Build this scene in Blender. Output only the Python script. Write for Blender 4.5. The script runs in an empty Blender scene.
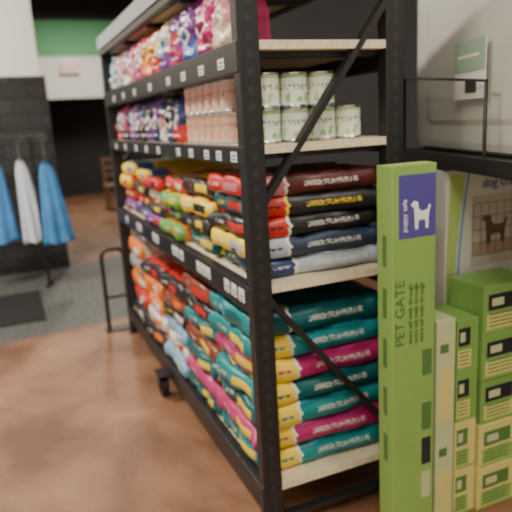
import bpy, bmesh, math, random
import numpy as np
from mathutils import Vector, Matrix, noise
random.seed(4)
S=bpy.context.scene
COL=S.collection
# ------------------------------------------------------------------ materials
def newmat(name):
    m=bpy.data.materials.new(name); m.use_nodes=True
    return m,m.node_tree,m.node_tree.nodes['Principled BSDF']
def c4(c): return (c[0],c[1],c[2],1)
def simple(name,col,rough=.5,metal=0,spec=.5,bump=0,bscale=60,vary=0):
    m,t,b=newmat(name); N=t.nodes; Lk=t.links
    b.inputs['Base Color'].default_value=c4(col); b.inputs['Roughness'].default_value=rough
    b.inputs['Metallic'].default_value=metal; b.inputs['Specular IOR Level'].default_value=spec
    tc=N.new('ShaderNodeTexCoord'); n=N.new('ShaderNodeTexNoise'); n.inputs['Scale'].default_value=bscale
    Lk.new(tc.outputs['Object'],n.inputs['Vector'])
    if vary:
        r=N.new('ShaderNodeValToRGB')
        r.color_ramp.elements[0].position=.3; r.color_ramp.elements[1].position=.7
        r.color_ramp.elements[0].color=c4([x*(1-vary) for x in col]); r.color_ramp.elements[1].color=c4([min(1,x*(1+vary)) for x in col])
        Lk.new(n.outputs['Fac'],r.inputs['Fac']); Lk.new(r.outputs['Color'],b.inputs['Base Color'])
    if bump:
        bp=N.new('ShaderNodeBump'); bp.inputs['Strength'].default_value=bump; bp.inputs['Distance'].default_value=.004
        Lk.new(n.outputs['Fac'],bp.inputs['Height']); Lk.new(bp.outputs['Normal'],b.inputs['Normal'])
    return m
def math_(t,op,a,b=None):
    n=t.nodes.new('ShaderNodeMath'); n.operation=op
    for i,v in enumerate((a,b)):
        if v is None: continue
        if isinstance(v,(int,float)): n.inputs[i].default_value=v
        else: t.links.new(v,n.inputs[i])
    return n.outputs[0]
def rng(t,s,lo,hi): return math_(t,'MULTIPLY',math_(t,'GREATER_THAN',s,lo),math_(t,'LESS_THAN',s,hi))
def mixc(t,fac,a,b):
    n=t.nodes.new('ShaderNodeMix'); n.data_type='RGBA'
    t.links.new(fac,n.inputs['Factor'])
    for i,v in ((6,a),(7,b)):
        if isinstance(v,tuple) or isinstance(v,list): n.inputs[i].default_value=c4(v)
        else: t.links.new(v,n.inputs[i])
    return n.outputs[2]
def textmask(t,vec,sx,sy,sz,thr):
    mp=t.nodes.new('ShaderNodeMapping'); t.links.new(vec,mp.inputs['Vector']); mp.inputs['Scale'].default_value=(sx,sy,sz)
    n=t.nodes.new('ShaderNodeTexNoise'); n.inputs['Scale'].default_value=1; n.inputs['Detail'].default_value=1
    t.links.new(mp.outputs['Vector'],n.inputs['Vector']); return math_(t,'GREATER_THAN',n.outputs['Fac'],thr)
_mc={}
def lyingmat(base,patch,text=(.9,.9,.88),end=None,rough=.36):
    k=('l',base,patch,text,end)
    if k in _mc: return _mc[k]
    m,t,b=newmat('bag_film_%d'%len(_mc)); tc=t.nodes.new('ShaderNodeTexCoord'); g=tc.outputs['Generated']
    sp=t.nodes.new('ShaderNodeSeparateXYZ'); t.links.new(g,sp.inputs[0]); x,y,z=sp.outputs
    nz=t.nodes.new('ShaderNodeTexNoise'); nz.inputs['Scale'].default_value=3; t.links.new(g,nz.inputs['Vector'])
    col=mixc(t,rng(t,nz.outputs['Fac'],.58,2),base,tuple(v*.6 for v in base))
    xx=math_(t,'ADD',x,math_(t,'MULTIPLY',math_(t,'SUBTRACT',nz.outputs['Fac'],.5),.10))
    col=mixc(t,rng(t,xx,.07,.27),col,patch)
    col=mixc(t,rng(t,xx,.27,.29),col,text)
    tm=math_(t,'MULTIPLY',textmask(t,g,42,2,14,.48),rng(t,xx,.40,.78))
    tm=math_(t,'MULTIPLY',tm,rng(t,z,.40,.64)); col=mixc(t,math_(t,'MULTIPLY',tm,.75),col,text)
    tm=math_(t,'MULTIPLY',textmask(t,g,50,2,3,.5),rng(t,xx,.11,.24)); tm=math_(t,'MULTIPLY',tm,rng(t,z,.45,.58)); col=mixc(t,tm,col,base)
    e=end or base
    col=mixc(t,rng(t,xx,-1,.055),col,e)
    lb=math_(t,'MULTIPLY',rng(t,xx,-1,.055),rng(t,y,.18,.5)); lb=math_(t,'MULTIPLY',lb,rng(t,z,.3,.7)); col=mixc(t,lb,col,patch)
    lb=math_(t,'MULTIPLY',rng(t,xx,-1,.055),rng(t,y,.5,.85)); lb=math_(t,'MULTIPLY',lb,textmask(t,g,2,30,3,.5)); lb=math_(t,'MULTIPLY',lb,rng(t,z,.4,.6)); col=mixc(t,math_(t,'MULTIPLY',lb,.7),col,text)
    t.links.new(col,b.inputs['Base Color']); b.inputs['Roughness'].default_value=rough
    _mc[k]=m; return m
def standmat(top,mid,bot,text=(.9,.9,.9)):
    k=('s',top,mid,bot,text)
    if k in _mc: return _mc[k]
    m,t,b=newmat('pouch_film_%d'%len(_mc)); tc=t.nodes.new('ShaderNodeTexCoord'); g=tc.outputs['Generated']
    sp=t.nodes.new('ShaderNodeSeparateXYZ'); t.links.new(g,sp.inputs[0]); x,y,z=sp.outputs
    nz=t.nodes.new('ShaderNodeTexNoise'); nz.inputs['Scale'].default_value=2.2; t.links.new(g,nz.inputs['Vector'])
    zz=math_(t,'ADD',z,math_(t,'MULTIPLY',math_(t,'SUBTRACT',nz.outputs['Fac'],.5),.5))
    col=mixc(t,rng(t,zz,-1,.38),top,bot)
    a=math_(t,'SUBTRACT',y,.5);c=math_(t,'SUBTRACT',z,.46)
    d=math_(t,'ADD',math_(t,'MULTIPLY',a,a),math_(t,'MULTIPLY',math_(t,'MULTIPLY',c,c),2.2))
    col=mixc(t,rng(t,d,-1,.07),col,mid)
    col=mixc(t,rng(t,d,-1,.022),col,tuple(v*.5 for v in bot))
    tm=math_(t,'MULTIPLY',textmask(t,g,2,26,2,.48),rng(t,z,.68,.76)); tm=math_(t,'MULTIPLY',tm,rng(t,y,.2,.8)); col=mixc(t,tm,col,text)
    tm=math_(t,'MULTIPLY',textmask(t,g,2,34,2,.48),rng(t,z,.14,.18)); tm=math_(t,'MULTIPLY',tm,rng(t,y,.2,.8)); col=mixc(t,tm,col,text)
    t.links.new(col,b.inputs['Base Color']); b.inputs['Roughness'].default_value=.32
    _mc[k]=m; return m
def canmat(base,band,text):
    m,t,b=newmat('can_label_%d'%len(_mc)); _mc[('c',base,band,text)]=m
    tc=t.nodes.new('ShaderNodeTexCoord'); g=tc.outputs['Generated']
    sp=t.nodes.new('ShaderNodeSeparateXYZ'); t.links.new(g,sp.inputs[0]); x,y,z=sp.outputs
    col=mixc(t,rng(t,z,.84,.95),base,band)
    tm=math_(t,'MULTIPLY',textmask(t,g,9,9,6,.54),rng(t,z,.50,.66)); col=mixc(t,tm,col,text)
    tm=math_(t,'MULTIPLY',textmask(t,g,5,5,3,.57),rng(t,z,.15,.42)); col=mixc(t,tm,col,band)
    t.links.new(col,b.inputs['Base Color']); b.inputs['Roughness'].default_value=.35; return m
BLACK=simple('black_powder_coat',(.014,.014,.016),.42,bump=.15,bscale=200)
DKGREY=simple('dark_grey_steel',(.025,.026,.029),.5)
WOOD=simple('particle_board',(.74,.64,.45),.6,vary=.12,bscale=90)
TAG=simple('price_card_white',(.75,.77,.8),.5)
METAL=simple('tin_metal',(.6,.6,.62),.25,metal=1)
WHITE=simple('white_print',(.85,.85,.83),.5)
# ------------------------------------------------------------------ mesh helpers
def link(me,name,parent=None,mats=()):
    o=bpy.data.objects.new(name,me); COL.objects.link(o)
    for m in mats: me.materials.append(m)
    if parent: o.parent=parent
    return o
def empty(name,loc=(0,0,0)):
    o=bpy.data.objects.new(name,None); o.empty_display_size=.1; COL.objects.link(o); return o
def box(name,lo,hi,mat,parent=None,bevel=0,xf=None):
    bm=bmesh.new(); bmesh.ops.create_cube(bm,size=1)
    lo=Vector(lo);hi=Vector(hi)
    for v in bm.verts: v.co=Vector([lo[i]+(v.co[i]+.5)*(hi[i]-lo[i]) for i in range(3)])
    if bevel: bmesh.ops.bevel(bm,geom=bm.edges[:],offset=bevel,segments=2,affect='EDGES',profile=.5)
    if xf: bm.transform(xf)
    me=bpy.data.meshes.new(name); bm.to_mesh(me); bm.free()
    return link(me,name,parent,[mat])
def bar(name,a,b,w,h,mat,parent=None):
    a=Vector(a);b=Vector(b);d=b-a
    q=d.to_track_quat('Z','Y').to_matrix().to_4x4()
    return box(name,(-w/2,-h/2,0),(w/2,h/2,d.length),mat,parent,xf=Matrix.Translation(a)@q)
def tube(name,pts,r,mat,parent=None,cyc=False,res=8):
    cu=bpy.data.curves.new(name,'CURVE'); cu.dimensions='3D'; cu.bevel_depth=r; cu.bevel_resolution=3
    s=cu.splines.new('POLY'); s.points.add(len(pts)-1)
    for p,q in zip(s.points,pts): p.co=(*q,1)
    s.use_cyclic_u=cyc; cu.use_fill_caps=True
    o=bpy.data.objects.new(name,cu); COL.objects.link(o); o.data.materials.append(mat)
    if parent:o.parent=parent
    return o
def text(name,body,loc,rot,size,mat,parent=None):
    cu=bpy.data.curves.new(name,'FONT'); cu.body=body; cu.size=size; cu.extrude=.0006; cu.align_x='LEFT'
    o=bpy.data.objects.new(name,cu); COL.objects.link(o); o.location=loc; o.rotation_euler=rot; cu.materials.append(mat)
    if parent:o.parent=parent
    return o
def poly(name,pts,mat,parent=None,y0=0,th=.001):
    # flat cut-out in the XZ plane, front at y0-th, back at y0
    bm=bmesh.new(); A=[bm.verts.new((p[0],y0-th,p[1])) for p in pts];B=[bm.verts.new((p[0],y0,p[1])) for p in pts]
    n=len(pts); bm.faces.new(A); bm.faces.new(B[::-1])
    for i in range(n): bm.faces.new((A[i],B[i],B[(i+1)%n],A[(i+1)%n]))
    bmesh.ops.recalc_face_normals(bm,faces=bm.faces[:]); bmesh.ops.triangulate(bm,faces=bm.faces[:])
    me=bpy.data.meshes.new(name); bm.to_mesh(me); bm.free(); return link(me,name,parent,[mat])
def bagmesh(name,W,Lh,T,stand,seed,nu=26,nv=20):
    off=Vector((seed*3.7,seed*1.3,seed*.9)); bm=bmesh.new(); top=[];bot=[]
    for i in range(nu+1):
        u=-1+2*i/nu
        if not stand: u=math.copysign(1-(1-abs(u))**1.8,u)
        rt=[];rb=[]
        for j in range(nv+1):
            v=-1+2*j/nv; v=math.copysign(1-(1-abs(v))**1.6,v)
            if stand:
                s=(u+1)/2
                pr=max(0,(1-s**3.4))**.5*min(1,.8+s*2.5)
                if s>.93: pr=.05
                h=T/2*max(0,1-abs(v)**5)**.45*pr
                if i==0: h*=.8
                wid=(1-.05*math.sin(s*math.pi)+(.02 if s>.9 else 0))
            else:
                h=T/2*(max(0,1-abs(u)**14)*max(0,1-abs(v)**12))**.25
                wid=1-.04*abs(u)**6
            n1=noise.noise(Vector((u*2.2,v*2.2,0))+off)*.18*T+noise.noise(Vector((u*6,v*6,3))+off)*.15*T
            n2=noise.noise(Vector((u*2.2,v*2.2,7))+off)*.06*T
            X=u*Lh/2; Y=v*W/2*wid+noise.noise(Vector((u*3,0,5))+off)*.012
            if not stand: X+=noise.noise(Vector((v*2.5,1,9))+off)*.024
            h=max(h,.0025)
            k=min(1,h/(T*.3))
            a=h+n1*k;b=-h+n2*k
            if stand:
                rt.append(bm.verts.new((-a,Y,X+Lh/2)));rb.append(bm.verts.new((-b,Y,X+Lh/2)))
            else:
                a=min(a,T/2);b=max(b,-T/2)
                rt.append(bm.verts.new((X,Y,a+T/2)));rb.append(bm.verts.new((X,Y,b+T/2)))
        top.append(rt);bot.append(rb)
    F=bm.faces.new
    for i in range(nu):
        for j in range(nv):
            F((top[i][j],top[i+1][j],top[i+1][j+1],top[i][j+1])); F((bot[i][j],bot[i][j+1],bot[i+1][j+1],bot[i+1][j]))
    for i in range(nu):
        F((top[i][0],bot[i][0],bot[i+1][0],top[i+1][0])); F((top[i][nv],top[i+1][nv],bot[i+1][nv],bot[i][nv]))
    for j in range(nv):
        F((top[0][j],top[0][j+1],bot[0][j+1],bot[0][j])); F((top[nu][j],bot[nu][j],bot[nu][j+1],top[nu][j+1]))
    bmesh.ops.recalc_face_normals(bm,faces=bm.faces[:])
    for f in bm.faces:f.smooth=True
    me=bpy.data.meshes.new(name); bm.to_mesh(me); bm.free(); return me
_sd=[0]
def bag(parent,x,y,z,W,Lh,T,mat,stand=False,rot=0,tilt=0):
    _sd[0]+=1
    me=bagmesh('bag',W,Lh,T,stand,_sd[0]); o=link(me,'bag_%d'%_sd[0],parent,[mat])
    o.location=(x,y,z); o.rotation_euler=(0,tilt,rot); return o
def can(parent,x,y,z,r,h,mat,k):
    prof=[(0,.006),(r*.85,.006),(r*.93,0),(r,.002),(r,.006),(r*.965,.009),(r*.965,h-.009),(r,h-.006),(r,h-.002),(r*.93,h),(r*.88,h-.006),(0,h-.006)]
    bm=bmesh.new(); n=28; rings=[]
    for pr,pz in prof:
        if pr==0: rings.append([bm.verts.new((0,0,pz))])
        else: rings.append([bm.verts.new((pr*math.cos(a*2*math.pi/n),pr*math.sin(a*2*math.pi/n),pz)) for a in range(n)])
    for i in range(len(rings)-1):
        A,B=rings[i],rings[i+1]
        for j in range(n):
            j2=(j+1)%n
            if len(A)==1: f=bm.faces.new((A[0],B[j2],B[j]))
            elif len(B)==1: f=bm.faces.new((A[j],A[j2],B[0]))
            else: f=bm.faces.new((A[j],A[j2],B[j2],B[j]))
            f.material_index=1 if i==5 else 0; f.smooth=(i in(5,))
    me=bpy.data.meshes.new('can'); bm.to_mesh(me); bm.free()
    o=link(me,'can_%d'%k,parent,[METAL,mat]); o.location=(x,y,z); o.rotation_euler=(0,0,random.uniform(-.5,.5)); return o
# ------------------------------------------------------------------ room
def floormat():
    m,t,b=newmat('floor_concrete_and_tile'); tc=t.nodes.new('ShaderNodeTexCoord'); g=tc.outputs['Object']
    sp=t.nodes.new('ShaderNodeSeparateXYZ'); t.links.new(g,sp.inputs[0]); x,y,z=sp.outputs
    n=t.nodes.new('ShaderNodeTexNoise'); n.inputs['Scale'].default_value=2.0; n.inputs['Detail'].default_value=8; n.inputs['Distortion'].default_value=.5; n.inputs['Roughness'].default_value=.55
    t.links.new(g,n.inputs['Vector'])
    r=t.nodes.new('ShaderNodeValToRGB'); e=r.color_ramp.elements
    e[0].position=.34; e[0].color=(.145,.068,.036,1); e[1].position=.70; e[1].color=(.36,.20,.12,1)
    k=e.new(.5); k.color=(.245,.118,.065,1)
    t.links.new(n.outputs['Fac'],r.inputs['Fac'])
    n2=t.nodes.new('ShaderNodeTexNoise'); n2.inputs['Scale'].default_value=45; n2.inputs['Detail'].default_value=4; t.links.new(g,n2.inputs['Vector'])
    r2=t.nodes.new('ShaderNodeValToRGB'); e=r2.color_ramp.elements; e[0].position=.42; e[0].color=(.035,.037,.034,1); e[1].position=.62; e[1].color=(.17,.17,.155,1)
    t.links.new(n2.outputs['Fac'],r2.inputs['Fac'])
    yy=math_(t,'ADD',y,math_(t,'MULTIPLY',x,-.13))
    zone=math_(t,'MULTIPLY',rng(t,yy,4.37,6.62),rng(t,x,-9,2.2))
    col=mixc(t,zone,r.outputs['Color'],r2.outputs['Color']); t.links.new(col,b.inputs['Base Color'])
    ro=math_(t,'ADD',math_(t,'MULTIPLY',zone,.05),.50); t.links.new(ro,b.inputs['Roughness'])
    bp=t.nodes.new('ShaderNodeBump'); bp.inputs['Strength'].default_value=.1; bp.inputs['Distance'].default_value=.01
    t.links.new(n.outputs['Fac'],bp.inputs['Height']); t.links.new(bp.outputs['Normal'],b.inputs['Normal'])
    return m
X0,X1,Y0,Y1,H=-3.2,3.4,-2.5,12.8,4.1
box('floor',(X0-.1,Y0-.1,-.1),(X1+.1,Y1+1.3,0),floormat())
box('ceiling',(X0-.1,Y0-.1,H),(X1+.1,Y1+1.3,H+.1),simple('ceiling_dark',(.06,.055,.05),.9))
WW=simple('wall_paint_white',(.84,.84,.80),.75,bump=.1)
CH=simple('wall_paint_charcoal',(.035,.035,.037),.8,bump=.1)
GREEN=simple('wall_paint_green',(.14,.45,.22),.7)
box('wall_right',(X1,Y0,0),(X1+.1,Y1,H),CH)
box('wall_left',(X0-.1,Y0,0),(X0,Y1,H),WW)
box('wall_front',(X0,Y0-.1,0),(X1,Y0,H),WW)
wb=empty('wall_back')
box('wall_section_left',(X0,Y1,0),(.95,Y1+.1,H),WW,wb)
box('wall_section_lintel',(.95,Y1,2.1),(X1,Y1+.1,H),WW,wb)
box('green_band',(X0+.002,Y1-.012,2.92),(X1-.002,Y1-.0,3.6),GREEN,wb)
box('dark_band',(X0+.002,Y1-.02,3.6),(X1-.002,Y1-.0,H),CH,wb)
box('recess_back',(.9,Y1+1.2,0),(X1+.1,Y1+1.3,H),CH,wb)
box('recess_side',(.85,Y1+.1,0),(.95,Y1+1.2,H),CH,wb)
# partition with black tile wainscot
def tilemat():
    m,t,b=newmat('black_relief_tile'); tc=t.nodes.new('ShaderNodeTexCoord'); g=tc.outputs['Object']
    mp=t.nodes.new('ShaderNodeMapping'); mp.inputs['Rotation'].default_value=(math.pi/2,0,0); t.links.new(g,mp.inputs['Vector'])
    br=t.nodes.new('ShaderNodeTexBrick'); br.offset=.5; br.inputs['Scale'].default_value=1; br.inputs['Brick Width'].default_value=.3; br.inputs['Row Height'].default_value=.15
    br.inputs['Mortar Size'].default_value=.006; br.inputs['Color1'].default_value=(.03,.031,.033,1); br.inputs['Color2'].default_value=(.048,.049,.052,1); br.inputs['Mortar'].default_value=(.012,.012,.012,1)
    t.links.new(mp.outputs['Vector'],br.inputs['Vector']); t.links.new(br.outputs['Color'],b.inputs['Base Color'])
    w=t.nodes.new('ShaderNodeTexWave'); w.bands_direction='DIAGONAL'; w.inputs['Scale'].default_value=7; w.inputs['Distortion'].default_value=2; t.links.new(g,w.inputs['Vector'])
    bp=t.nodes.new('ShaderNodeBump'); bp.inputs['Strength'].default_value=.5; bp.inputs['Distance'].default_value=.02
    t.links.new(w.outputs['Fac'],bp.inputs['Height']); t.links.new(bp.outputs['Normal'],b.inputs['Normal']); b.inputs['Roughness'].default_value=.35
    return m
wp=empty('wall_partition')
box('plaster_upper',(X0,6.62,2.02),(.45,6.85,H),WW,wp)
box('tiled_lower',(X0,6.6,0),(.50,6.87,2.02),tilemat(),wp)
box('baseboard_partition',(X0,6.575,0),(.50,6.598,.1),BLACK)
# exit sign
ex=empty('exit_sign')
box('sign_body',(1.26,12.7,2.58),(1.64,12.785,2.80),WHITE,ex,.01)
RED=simple('exit_red',(.8,.03,.03),.5); RED.node_tree.nodes['Principled BSDF'].inputs['Emission Color'].default_value=(1,.03,.02,1); RED.node_tree.nodes['Principled BSDF'].inputs['Emission Strength'].default_value=.5
text('sign_letters','EXIT',(1.285,12.697,2.62),(math.pi/2,0,0),.19,RED,ex)
# distant wooden chair in the doorway
ch=empty('wooden_chair'); BR=simple('brown_wood',(.26,.14,.08),.5)
cx,cyy=1.62,10.6
for a,b in ((0,0),(.42,0),(0,.42),(.42,.42)): box('leg',(cx+a,cyy+b,0),(cx+a+.045,cyy+b+.045,.44 if b==0 else .95),BR,ch,.004)
box('seat',(cx-.02,cyy-.02,.44),(cx+.485,cyy+.41,.48),BR,ch,.01)
for zz in (.6,.74,.88): box('back_slat',(cx+.045,cyy+.43,zz),(cx+.42,cyy+.45,zz+.06),BR,ch,.004)
for a in (.0,.42): box('stretcher',(cx+a+.012,cyy+.045,.2),(cx+a+.033,cyy+.42,.225),BR,ch)
tb=empty('dark_table')
box('table_top',(2.35,11.2,.72),(3.2,12.2,.76),BR,tb,.005)
for a,b in ((2.4,11.25),(3.1,11.25),(2.4,12.1),(3.1,12.1)): box('table_leg',(a,b,0),(a+.06,b+.06,.72),BR,tb)
# doormat
box('doormat',(-1.1,4.75,0),(.13,5.7,.012),simple('rubber_mat',(.012,.012,.013),.9,bump=1,bscale=150),None,.004)
# ceiling lights
def clight(x,y,p,sx=.35,sy=1.3,z=3.75):
    e=empty('ceiling_light')
    box('housing',(x-sx/2-.02,y-sy/2-.02,z+.005),(x+sx/2+.02,y+sy/2+.02,z+.07),DKGREY,e)
    tube('rod',[(x,y,z+.07),(x,y,H)],.008,DKGREY,e)
    l=bpy.data.lights.new('lamp','AREA'); l.shape='RECTANGLE'; l.size=sx; l.size_y=sy; l.energy=p; l.color=(1,.91,.77)
    o=bpy.data.objects.new('lamp',l); COL.objects.link(o); o.location=(x,y,z); o.parent=e
for x,y,p in ((-.9,-.9,76),(-1.0,2.0,78),(-1.0,4.7,190),(1.9,-.7,70),(.1,.2,38),(-1.2,8.8,50),(1.6,10.6,130)): clight(x,y,p)  # strongest lamp is an unseen extra, added to brighten the white partition wall
w=bpy.data.worlds.new('World'); S.world=w; w.use_nodes=True
w.node_tree.nodes['Background'].inputs[0].default_value=(.9,.92,1,1); w.node_tree.nodes['Background'].inputs[1].default_value=.1
# ------------------------------------------------------------------ rack
XF,XB,YN,YF=.67,1.258,1.668,4.108
rack=empty('metal_shelving_unit')
PW=.07
def post(name,x,y,sy):
    yo=y if sy>0 else y-.05
    box(name,(x,yo,.0),(x+PW,yo+.05,2.03),BLACK,rack,.004)
    box(name+'_foot',(x-.012,yo-.0,0),(x+PW+.012,yo+.06,.008),BLACK,rack)
    for k in range(38):
        zz=.08+k*.05
        box(name+'_slot',(x+.026,yo-.001 if sy>0 else yo+.0501-.0,zz),(x+.044,yo+.0005 if sy>0 else yo+.051,zz+.022),DKGREY,rack)
for nm,x in (('upright_a',XF),('upright_b',XB-PW)):
    post(nm+'_near',x,YN,1); post(nm+'_far',x,YF,-1)
for s,y in (('near',YN+.02),('far',YF-.02)):
    bar('brace_1_'+s,(XF+PW*.6,y,1.17),(XB-PW*.5,y,1.84),.036,.02,BLACK,rack)
    bar('brace_2_'+s,(XF+PW*.6,y,.90),(XB-PW*.5,y,.27),.036,.02,BLACK,rack)
    bar('strut_'+s,(XF+PW*.6,y,.06),(XB-PW*.5,y,.06),.03,.02,BLACK,rack)
LV=[(1.637,.09),(1.346,.056),(.88,.09),(.154,.09),(1.933,.036)]
for i,(z,h) in enumerate(LV):
    for j,x in enumerate((XF-.004,XB-.036)):
        box('beam_%d_%d'%(i,j),(x,YN+.004,z-h/2),(x+.04,YF-.004,z+h/2),BLACK,rack,.003)
    box('deck_%d'%i,(XF+.037,YN+.004,z+h/2-.026),(XB-.037,YF-.006,z+h/2),WOOD,rack)
    for q in range(5):
        yy=YN+.052+q*(2.44-.144)/4
        box('deck_support_%d_%d'%(i,q),(XF+.036,yy,z+h/2-.045),(XB-.036,yy+.04,z+h/2-.0262),BLACK,rack)  # black bars added to stand in for shade on the deck underside
box('top_cover_strip',(XF-.012,YN+.01,1.951),(XF+.028,YF-.01,2.025),simple('grey_trim',(.34,.35,.37),.5),rack)
# price tags
tg=empty('price_tag_set')
def tags(z,ys,w=.055,h=.032):
    for i,y in enumerate(ys):
        box('card_%d'%i,(XF-.0065,y,z-h/2),(XF-.0045,y+w,z+h/2),TAG,tg)
        for q in range(2): box('card_print',(XF-.0072,y+.008,z-h/2+.006+q*.012),(XF-.0066,y+w-.012,z-h/2+.010+q*.012),DKGREY,tg)
tags(1.628,[1.78,1.98,2.2,2.42,2.75,3.1,3.4,3.7])
tags(1.342,[1.72,1.86,1.99,2.18,2.36,2.7,2.95,3.2,3.5,3.8],.05,.032)
tags(.885,[1.73,1.80,1.87,2.08,2.14,2.2,2.45,2.52,2.58,2.9,2.97,3.3,3.37,3.7],.05,.045)
# ------------------------------------------------------------------ stock level 1 : standing bags
Z=[z+h/2 for z,h in LV]
MG=(.55,.03,.19);PK=(.74,.30,.38);PU=(.19,.05,.30);BL=(.04,.13,.50);RD=(.60,.025,.02);OR=(.85,.20,.02);YE=(.90,.66,.04);WH=(.76,.76,.72);GR=(.16,.40,.07);TE=(.0,.24,.27);NV=(.02,.04,.15);BK=(.02,.02,.022);GY=(.3,.32,.36);CR=(.80,.68,.48);LB=(.2,.43,.65);TD=(0,.11,.13);MD=(.45,.015,.16)
row=empty('pet_food_pouch_row')
seq=[(PK,CR,CR),(MG,WH,MG),(PU,WH,BL),(PU,RD,MG),(CR,LB,PU),(CR,YE,RD),(RD,YE,OR),(PK,WH,MG),(MG,WH,PK),(GY,PK,WH),(PK,CR,GY),(LB,WH,GY),(GY,WH,PK)]
y=1.90
for i,s in enumerate(seq):
    W=random.choice([.17,.18,.2])
    if y+W/2>4.05: break
    for r in range(2):
        if r==1 and i<1: continue
        bag(row,XF+.085+r*.13,y,Z[0]+.0005,W*1.0,.220-.010*(i%2),.115,standmat(*s),True,random.uniform(-.05,.05))
    y+=W+.002
# level 2 : cans
cs=empty('canned_food_stack')
cm=[canmat(WH,(.25,.5,.15),(.1,.35,.1)),canmat((.8,.82,.75),(.45,.6,.3),(.2,.4,.1))]
k=0
for r in range(2):
    for c in range(4):
        for h in range(2):
            if c==3 and h==1: continue
            k+=1; can(cs,.797+c*.101,1.775+r*.097,Z[1]+.0005+h*.1105,.0475,.11,cm[(c+h)%2],k)
cs2=empty('canned_food_stack')
cm=[canmat((.70,.46,.34),(.66,.34,.25),(.4,.1,.1)),canmat((.72,.42,.37),(.7,.55,.45),(.35,.08,.08))]
for r in range(2):
    for c in range(6):
        for h in range(2):
            k+=1; can(cs2,.755+r*.084,1.972+c*.085,Z[1]+.0005+h*.1105,.0405,.11,cm[h],k)
row2=empty('pet_treat_pouch_row')
seq=[(NV,WH,RD),(BK,CR,NV),(NV,RD,WH),(PU,WH,NV),(BK,WH,PU),(NV,CR,BK),(PU,WH,BK),(GY,WH,PU),(NV,RD,BK),(MG,WH,NV),(GY,CR,RD),(PU,WH,GY)]
y=2.525
for i,s in enumerate(seq):
    if y>4.0: break
    for r in range(2): bag(row2,XF+.08+r*.12,y,Z[1]+.0005,.135,random.uniform(.19,.215),.09,standmat(*s),True,random.uniform(-.08,.08))
    y+=.137
# level 3 : lying bags
SL=(.42,.47,.58)
L3=[ (1.92,.40,[(SL,NV,WH,TD),((.03,.05,.10),SL,WH,YE),(BK,RD,WH,BK),(BK,RD,YE,TD),((.10,.02,.02),(.6,.20,.25),WH,RD)],.072),
     (2.33,.40,[(TD,YE,WH,TD),(BK,YE,WH,BK),(RD,BK,WH,YE),(BK,YE,RD,BK)],.080),
     (2.72,.37,[(GR,OR,WH,GR),(OR,GR,WH,BK),(GR,YE,WH,GR),(BK,CR,WH,RD)],.073),
     (3.07,.34,[(PU,RD,WH,PU),(RD,YE,WH,BK),(BK,WH,YE,WH),(RD,BK,BL,RD)],.068),
     (3.41,.34,[(NV,WH,YE,NV),(RD,YE,WH,RD),(OR,YE,WH,BK),(YE,BL,RD,YE)],.073),
     (3.76,.35,[(PU,WH,YE,PU),(BK,YE,WH,RD),(YE,RD,WH,YE),(YE,BL,WH,YE)],.080)]
for y,W,ls,T in L3:
    e=empty('pet_food_bag_stack'); z=Z[2]+.0005
    for q,l in enumerate(ls):
        bag(e,XF+.30+random.uniform(-.025,.02),y+random.uniform(-.01,.01),z,W,.53,T,lyingmat(*l),False,random.uniform(-.08,.08)); z+=T*.96
L4=[ (1.945,.45,[(TE,YE,WH,TE),(MD,YE,WH,MG),(TE,YE,WH,TD),(TD,YE,WH,TE),(MD,YE,WH,MG),(TE,YE,WH,TE),(TD,TD,WH,TE)],.089),
     (2.405,.44,[(TD,YE,WH,TD),(BK,MG,WH,MG),(WH,YE,RD,TD),((.12,.03,.02),YE,WH,(.2,.04,.02)),(BK,YE,WH,TE),((.12,.03,.02),RD,WH,BK),(BK,RD,WH,(.25,.05,.02))],.086),
     (2.85,.42,[(LB,WH,YE,LB),(WH,RD,OR,WH),(BL,WH,YE,LB),(RD,WH,YE,BK),(BK,OR,WH,(.3,.05,.02)),(BK,RD,WH,BK)],.085),
     (3.28,.41,[(BK,OR,WH,BK),(WH,OR,RD,WH),(OR,WH,YE,OR),(OR,WH,RD,OR),(BK,RD,WH,BK)],.10),
     (3.74,.43,[(BK,WH,YE,BK),(RD,WH,OR,RD),(OR,WH,YE,OR),(BL,OR,WH,GY),(OR,WH,YE,OR)],.11)]
for y,W,ls,T in L4:
    e=empty('pet_food_bag_stack'); z=Z[3]+.0005
    for q,l in enumerate(ls):
        bag(e,XF+.30+random.uniform(-.015,.012),y+random.uniform(-.006,.006),z,W,.56,T,lyingmat(*l),False,random.uniform(-.03,.03)); z+=T*.97
# ------------------------------------------------------------------ caster + hoop stand
cw=empty('caster_wheel')
def disc(name,c,r,w,mat,parent):
    bm=bmesh.new(); bmesh.ops.create_cone(bm,cap_ends=True,segments=32,radius1=r,radius2=r,depth=w)
    bmesh.ops.bevel(bm,geom=[e for e in bm.edges if len(e.link_faces)==2 and abs(e.calc_face_angle(0))>.8],offset=w*.2,segments=2,affect='EDGES')
    bm.transform(Matrix.Translation(c)@Matrix.Rotation(math.pi/2,4,'Y')); me=bpy.data.meshes.new(name); bm.to_mesh(me); bm.free(); return link(me,name,parent,[mat])
disc('tyre',Vector((.632,2.97,.055)),.055,.035,simple('rubber_black',(.01,.01,.01),.6),cw); disc('hub',Vector((.632,2.97,.055)),.025,.041,DKGREY,cw)
box('fork_1',(.606,2.94,.05),(.610,3.00,.13),BLACK,cw);box('fork_2',(.654,2.94,.05),(.658,3.00,.13),BLACK,cw);box('plate',(.600,2.91,.13),(.662,3.03,.137),BLACK,cw)
hs=empty('tubular_hoop_stand')
pts=[(.50,4.22,.012),(.50,4.22,.50)]+[(.50+.05*(1-math.cos(a)),4.22,.50+.05*math.sin(a)) for a in np.linspace(.3,math.pi/2,5)]+[(.60,4.22,.55)]+[(.61+.05*math.sin(a),4.22,.50+.05*math.cos(a)) for a in np.linspace(0,math.pi/2,5)]+[(.66,4.22,.012)]
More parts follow.
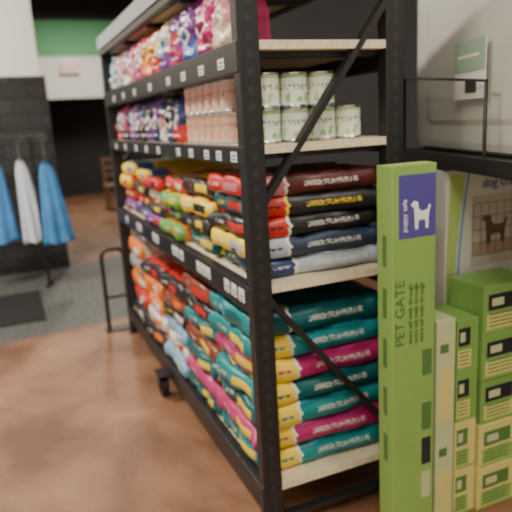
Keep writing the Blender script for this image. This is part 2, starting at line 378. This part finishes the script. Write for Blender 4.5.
pts=[(a+.04,b,c*1.1) for a,b,c in pts]
tube('hoop',pts,.015,BLACK,hs); box('base_plate',(.51,4.16,0),(.73,4.28,.012),BLACK,hs,.003); tube('crossbar',[(.54,4.22,.25),(.70,4.22,.25)],.010,BLACK,hs)
# ------------------------------------------------------------------ garments on rail
gr=empty('garment_rail')
ra=Vector((-.9,6.50,1.42)); rb=Vector((.36,5.80,1.42))
tube('rail',[ra,rb],.012,BLACK,gr)
for s in (.04,.90):
    p=ra.lerp(rb,s)
    tube('leg',[(p.x,p.y,.02),(p.x,p.y,1.44)],.014,BLACK,gr); tube('foot',[(p.x-.03,p.y-.08,.016),(p.x+.03,p.y+.05,.016)],.015,BLACK,gr)
def garment(s,ztop,zbot,w,mat,name,lean=0):
    p=ra.lerp(rb,s); x,y=p.x,p.y
    e=empty(name); bm=bmesh.new(); n=64; rings=[]; K=24
    for i in range(K+1):
        s=i/K; z=ztop+(zbot-ztop)*s
        hw=w*(.20+.22*min(1,s/.16)**.7+.58*s)*.5; hd=.018+.012*s
        ring=[]
        for j in range(n):
            a=2*math.pi*j/n; rip=1+.5*s*math.sin(a*7+x*7)+.06*math.sin(a*4+s*3)
            ring.append(bm.verts.new((x+lean*s+hw*math.cos(a)*(1+.04*math.sin(a*5)),y+hd*math.sin(a)*rip,z-.02*math.sin(a*3)*s+.015*math.cos(a)*s)))
        rings.append(ring)
    for i in range(K):
        for j in range(n): bm.faces.new((rings[i][j],rings[i][(j+1)%n],rings[i+1][(j+1)%n],rings[i+1][j]))
    bm.faces.new(rings[0])
    for f in bm.faces:f.smooth=True
    me=bpy.data.meshes.new('cloth'); bm.to_mesh(me); bm.free(); link(me,'cloth',e,[mat])
    hk=[(x,y,ztop-.02),(x,y,1.385)]+[(x+.018-.018*math.cos(a),y,1.39+.042*math.sin(a)) for a in np.linspace(0.0,math.pi*1.1,8)]
    tube('hanger_hook',hk,.003,METAL,e)
    return e
CB=simple('cloth_blue',(.07,.28,.66),.85,vary=.15,bscale=8);CWh=simple('cloth_white',(.70,.76,.88),.85)
garment(.63,1.22,.45,.32,CB,'blue_smock',-.02); garment(.815,1.22,.45,.23,CWh,'white_smock',.05); garment(.985,1.19,.43,.29,CB,'blue_smock',.04)
# ------------------------------------------------------------------ tall carton
LG=simple('carton_lime',(.24,.41,.10),.45,vary=.05,bscale=5);PUR=simple('print_purple',(.085,.07,.30),.45);DG=simple('print_dark_green',(.08,.19,.05),.5);YEL=simple('print_yellow',(.62,.57,.20),.45);ORP=simple('print_orange',(.7,.2,.05),.5);BKP=simple('print_black',(.02,.02,.025),.4);PALE=simple('print_pale',(.50,.54,.30),.5);LG2=simple('carton_green_deep',(.18,.34,.08),.45)
tc_=empty('pet_gate_carton')
bx0,bx1,by0,by1,bz=1.05,1.217,1.45,1.53,1.295
box('carton_body',(bx0,by0,0),(bx1,by1,bz),LG,tc_,.003)
box('purple_panel',(bx0+.025,by0-.0012,1.07),(bx1-.004,by0-.0003,1.265),PUR,tc_)
box('tape_seal',(bx0+.002,by0+.025,bz),(bx1-.002,by0+.055,bz+.0008),YEL,tc_)
dog=[(0,0),(.012,0),(.014,.03),(.03,.035),(.045,.03),(.047,0),(.058,0),(.06,.05),(.068,.085),(.06,.088),(.055,.07),(.03,.065),(.015,.075),(.012,.10),(-.006,.105),(-.02,.09),(-.006,.08),(-.003,.04)]
poly('dog_icon',[(bx0+.085+a*.85,1.095+b*.85) for a,b in dog],WHITE,tc_,by0-.0013)
text('title','PET GATE',(bx0+.045,by0-.0014,.72),(math.pi/2,-math.pi/2,0),.05,DG,tc_)
for i in range(3): text('copy_%d'%i,'extra tall walk through',(bx0+.075+i*.022,by0-.0014,.72),(math.pi/2,-math.pi/2,0),.022,DG,tc_)
text('copy_w','puppy safe',(bx0+.053,by0-.002,1.09),(math.pi/2,-math.pi/2,0),.024,WHITE,tc_)
box('info_block',(bx1-.05,by0-.0012,.60),(bx1-.012,by0-.0003,.69),DG,tc_)
for i in range(3): box('spec_block_%d'%i,(bx1-.05,by0-.0012,.14+i*.13),(bx1-.012,by0-.0003,.24+i*.13),(PALE,BKP,DG)[i],tc_)
for i in range(5): box('side_print_%d'%i,(bx0-.001,by0+.03,.3+i*.17),(bx0-.0001,by1-.03,.4+i*.17),DG,tc_)
# ------------------------------------------------------------------ small carton stacks
def cstack(x0,y0,w,d,n,hh,ylow,kind):
    e=empty('carton_stack')
    for i in range(n):
        j=random.uniform(-.003,.003); z=i*hh; a=x0+j;b=x0+w+j
        low=z<ylow
        box('carton_%d'%i,(a,y0+j,z+.0005),(b,y0+d+j,z+hh),(YEL if low else LG2) if kind else PALE,e,.003)
        f=y0+j-.0012;g=y0+j-.0002
        if kind:
            box('photo_panel_%d'%i,(a+w*.08,f,z+hh*.50),(a+w*.60,g,z+hh-.03),BKP if not low else DG,e)
            box('photo_inset_%d'%i,(a+w*.14,f-.0006,z+hh*.58),(a+w*.36,f-.0001,z+hh-.045),PALE,e)
            box('cream_panel_%d'%i,(a+w*.06,f,z+.016),(a+w*.66,g,z+hh*.42),YEL if not low else LG,e)
            box('lime_strip_%d'%i,(a+.004,f,z+.005),(b-.004,g,z+.011),LG,e)
            for q in range(4): box('print_line_%d_%d'%(i,q),(a+w*.10,f-.0006,z+.026+q*.014),(a+w*.56,f-.0001,z+.031+q*.014),DG,e)
        else:
            box('yellow_panel_%d'%i,(a+.012,f,z+.02),(b-.012,g,z+hh*.55),YEL,e)
            box('print_line_%d'%i,(a+.014,f,z+hh*.7),(b-.03,g,z+hh*.78),DG,e)
    return e
cstack(1.232,1.455,.078,.17,2,.387,0,0); cstack(1.320,1.46,.095,.17,4,.189,.37,1); cstack(1.425,1.45,.24,.17,5,.172,.33,1)
# ------------------------------------------------------------------ angled fixture
A=Vector((1.60,2.13,0));B=Vector((1.30,1.20,0))
d=(B-A); Lf=d.length; ang=math.atan2(d.y,d.x)
M=Matrix.Translation(A)@Matrix.Rotation(ang,4,'Z')
fx=empty('display_shelf_fixture')
def fb(n,lo,hi,m,b=0,p=fx): return box(n,lo,hi,m,p,b,xf=M)
sz=1.29
fb('shelf',(-.06,0,sz-.02),(Lf,.55,sz),BLACK,.002)
fb('shelf_lip',(-.06,-.012,sz-.045),(Lf,-.0005,sz+.006),BLACK)
fb('back_panel',(0,.56,0),(Lf,.58,2.3),DKGREY)
fb('upright_1',(0,.5,0),(.04,.56,2.3),BLACK)
TB=simple('beige_plastic',(.56,.56,.51),.4,bump=.05)
tub=empty('plastic_pet_carrier')
def rrect(x0,x1,z0,z1,r,y,n=8):
    out=[]
    for cx,cz,a0 in ((x1-r,z1-r,0),(x0+r,z1-r,90),(x0+r,z0+r,180),(x1-r,z0+r,270)):
        for i in range(n+1):
            a=math.radians(a0+90*i/n); out.append((cx+r*math.cos(a),y,cz+r*math.sin(a)))
    return out
def loft(name,loops,mat,parent):
    bm=bmesh.new(); R=[[bm.verts.new(p) for p in l] for l in loops]
    for a,b in zip(R[:-1],R[1:]):
        n=len(a)
        for i in range(n): bm.faces.new((a[i],a[(i+1)%n],b[(i+1)%n],b[i]))
    bm.faces.new(R[0][::-1]); bm.faces.new(R[-1]); bmesh.ops.recalc_face_normals(bm,faces=bm.faces[:]); bm.transform(M)
    me=bpy.data.meshes.new(name); bm.to_mesh(me); bm.free(); return link(me,name,parent,[mat])
z0=sz+.002
loft('tub_shell',[rrect(.02,.90,z0+.04,z0+.70,.07,.07),rrect(-.03,.94,z0+.015,z0+.73,.07,.075),rrect(-.06,.96,z0,z0+.75,.07,.10),rrect(-.06,.96,z0,z0+.75,.07,.13),rrect(-.03,.93,z0+.02,z0+.73,.09,.14),rrect(-.02,.92,z0+.03,z0+.72,.09,.42)],TB,tub)
loft('rib_1',[rrect(.10,.84,z0+.10,z0+.60,.06,.0695),rrect(.12,.82,z0+.12,z0+.58,.05,.064)],TB,tub)
lab=empty('hang_tag_label')
fb('tag_card',(.43,.040,sz+.19),(.66,.043,sz+.38),WHITE,0,lab); fb('tag_green',(.43,.038,sz+.28),(.66,.0395,sz+.38),simple('tag_green_p',(.32,.48,.35),.5),0,lab); fb('tag_black',(.52,.038,sz+.21),(.60,.0395,sz+.25),BKP,0,lab)
fb('tag_line',(.46,.0375,sz+.325),(.62,.0379,sz+.335),WHITE,0,lab); fb('tag_hook',(.55,.0435,sz+.36),(.57,.0635,sz+.37),WHITE,0,lab)
tube('wire_hoop',[M@Vector(p) for p in ((-.02,.015,sz),(-.02,.015,sz+.30),(.72,.015,sz+.24),(.72,.015,sz))],.006,BLACK,fx)
# big crate carton beneath shelf
cc=empty('crate_carton'); cy=1.68
CWm=simple('carton_white',(.62,.63,.57),.5)
box('carton_body',(1.455,cy,0),(2.05,cy+.13,1.235),CWm,cc,.003)
STR=simple('stripe_lime',(.42,.56,.17),.45); STB=simple('stripe_blue',(.15,.32,.55),.45)
P=[];Q=[]
for z in np.linspace(.05,1.22,18):
    c=.05*((z-.75)/.5)**2 if z>.75 else 0
    P.append((1.459+c*.3,z));Q.append((1.500+c,z))
poly('stripe_green',P+Q[::-1],STR,cc,cy-.0003)
P=[(1.508+.05*((z-.75)/.5)**2,z) for z in np.linspace(.75,1.22,10)]
poly('stripe_blue',P+[(a+.010,z) for a,z in P[::-1]],STB,cc,cy-.0003)
cr=simple('print_wire',(.08,.08,.09),.5); yb=cy-.002
TAN=simple('print_tan',(.42,.30,.20),.6); BRN=simple('print_brown',(.16,.09,.05),.6)
box('photo_ground',(1.575,yb,.86),(2.0,yb+.0015,1.13),simple('print_beige',(.50,.46,.38),.6),cc)
box('photo_tray',(1.58,yb-.0006,.90),(1.98,yb-.0001,.95),TAN,cc)
for i in range(11): box('printed_bar_v%d'%i,(1.58+i*.038,yb-.001,.90),(1.5825+i*.038,yb-.0007,1.10),cr,cc)
for i in range(5): box('printed_bar_h%d'%i,(1.58,yb-.001,.90+i*.05),(1.96,yb-.0007,.9025+i*.05),cr,cc)
poly('printed_dog',[(1.65+a*1.5,.94+b*1.1) for a,b in dog],BRN,cc,yb-.0001,.0005)
text('crate_title','dog crate',(1.62,yb-.001,1.16),(math.pi/2,0,0),.05,PUR,cc)
# ------------------------------------------------------------------ camera
f,yaw,pi_,ro=584.48,.3917,.2273,-.0577
F=np.array([math.sin(yaw)*math.cos(pi_),math.cos(yaw)*math.cos(pi_),-math.sin(pi_)]);R=np.array([math.cos(yaw),-math.sin(yaw),0]);U=np.cross(R,F)
R2=math.cos(ro)*R+math.sin(ro)*U;U2=-math.sin(ro)*R+math.cos(ro)*U
cam=bpy.data.cameras.new('camera'); cam.sensor_width=36; cam.lens=f/512*36; cam.clip_start=.02
cam.dof.use_dof=True; cam.dof.focus_distance=1.3; cam.dof.aperture_fstop=2.9
co=bpy.data.objects.new('camera',cam); COL.objects.link(co)
mt=Matrix(((R2[0],U2[0],-F[0],0),(R2[1],U2[1],-F[1],0),(R2[2],U2[2],-F[2],1.45),(0,0,0,1))); co.matrix_world=mt
S.camera=co
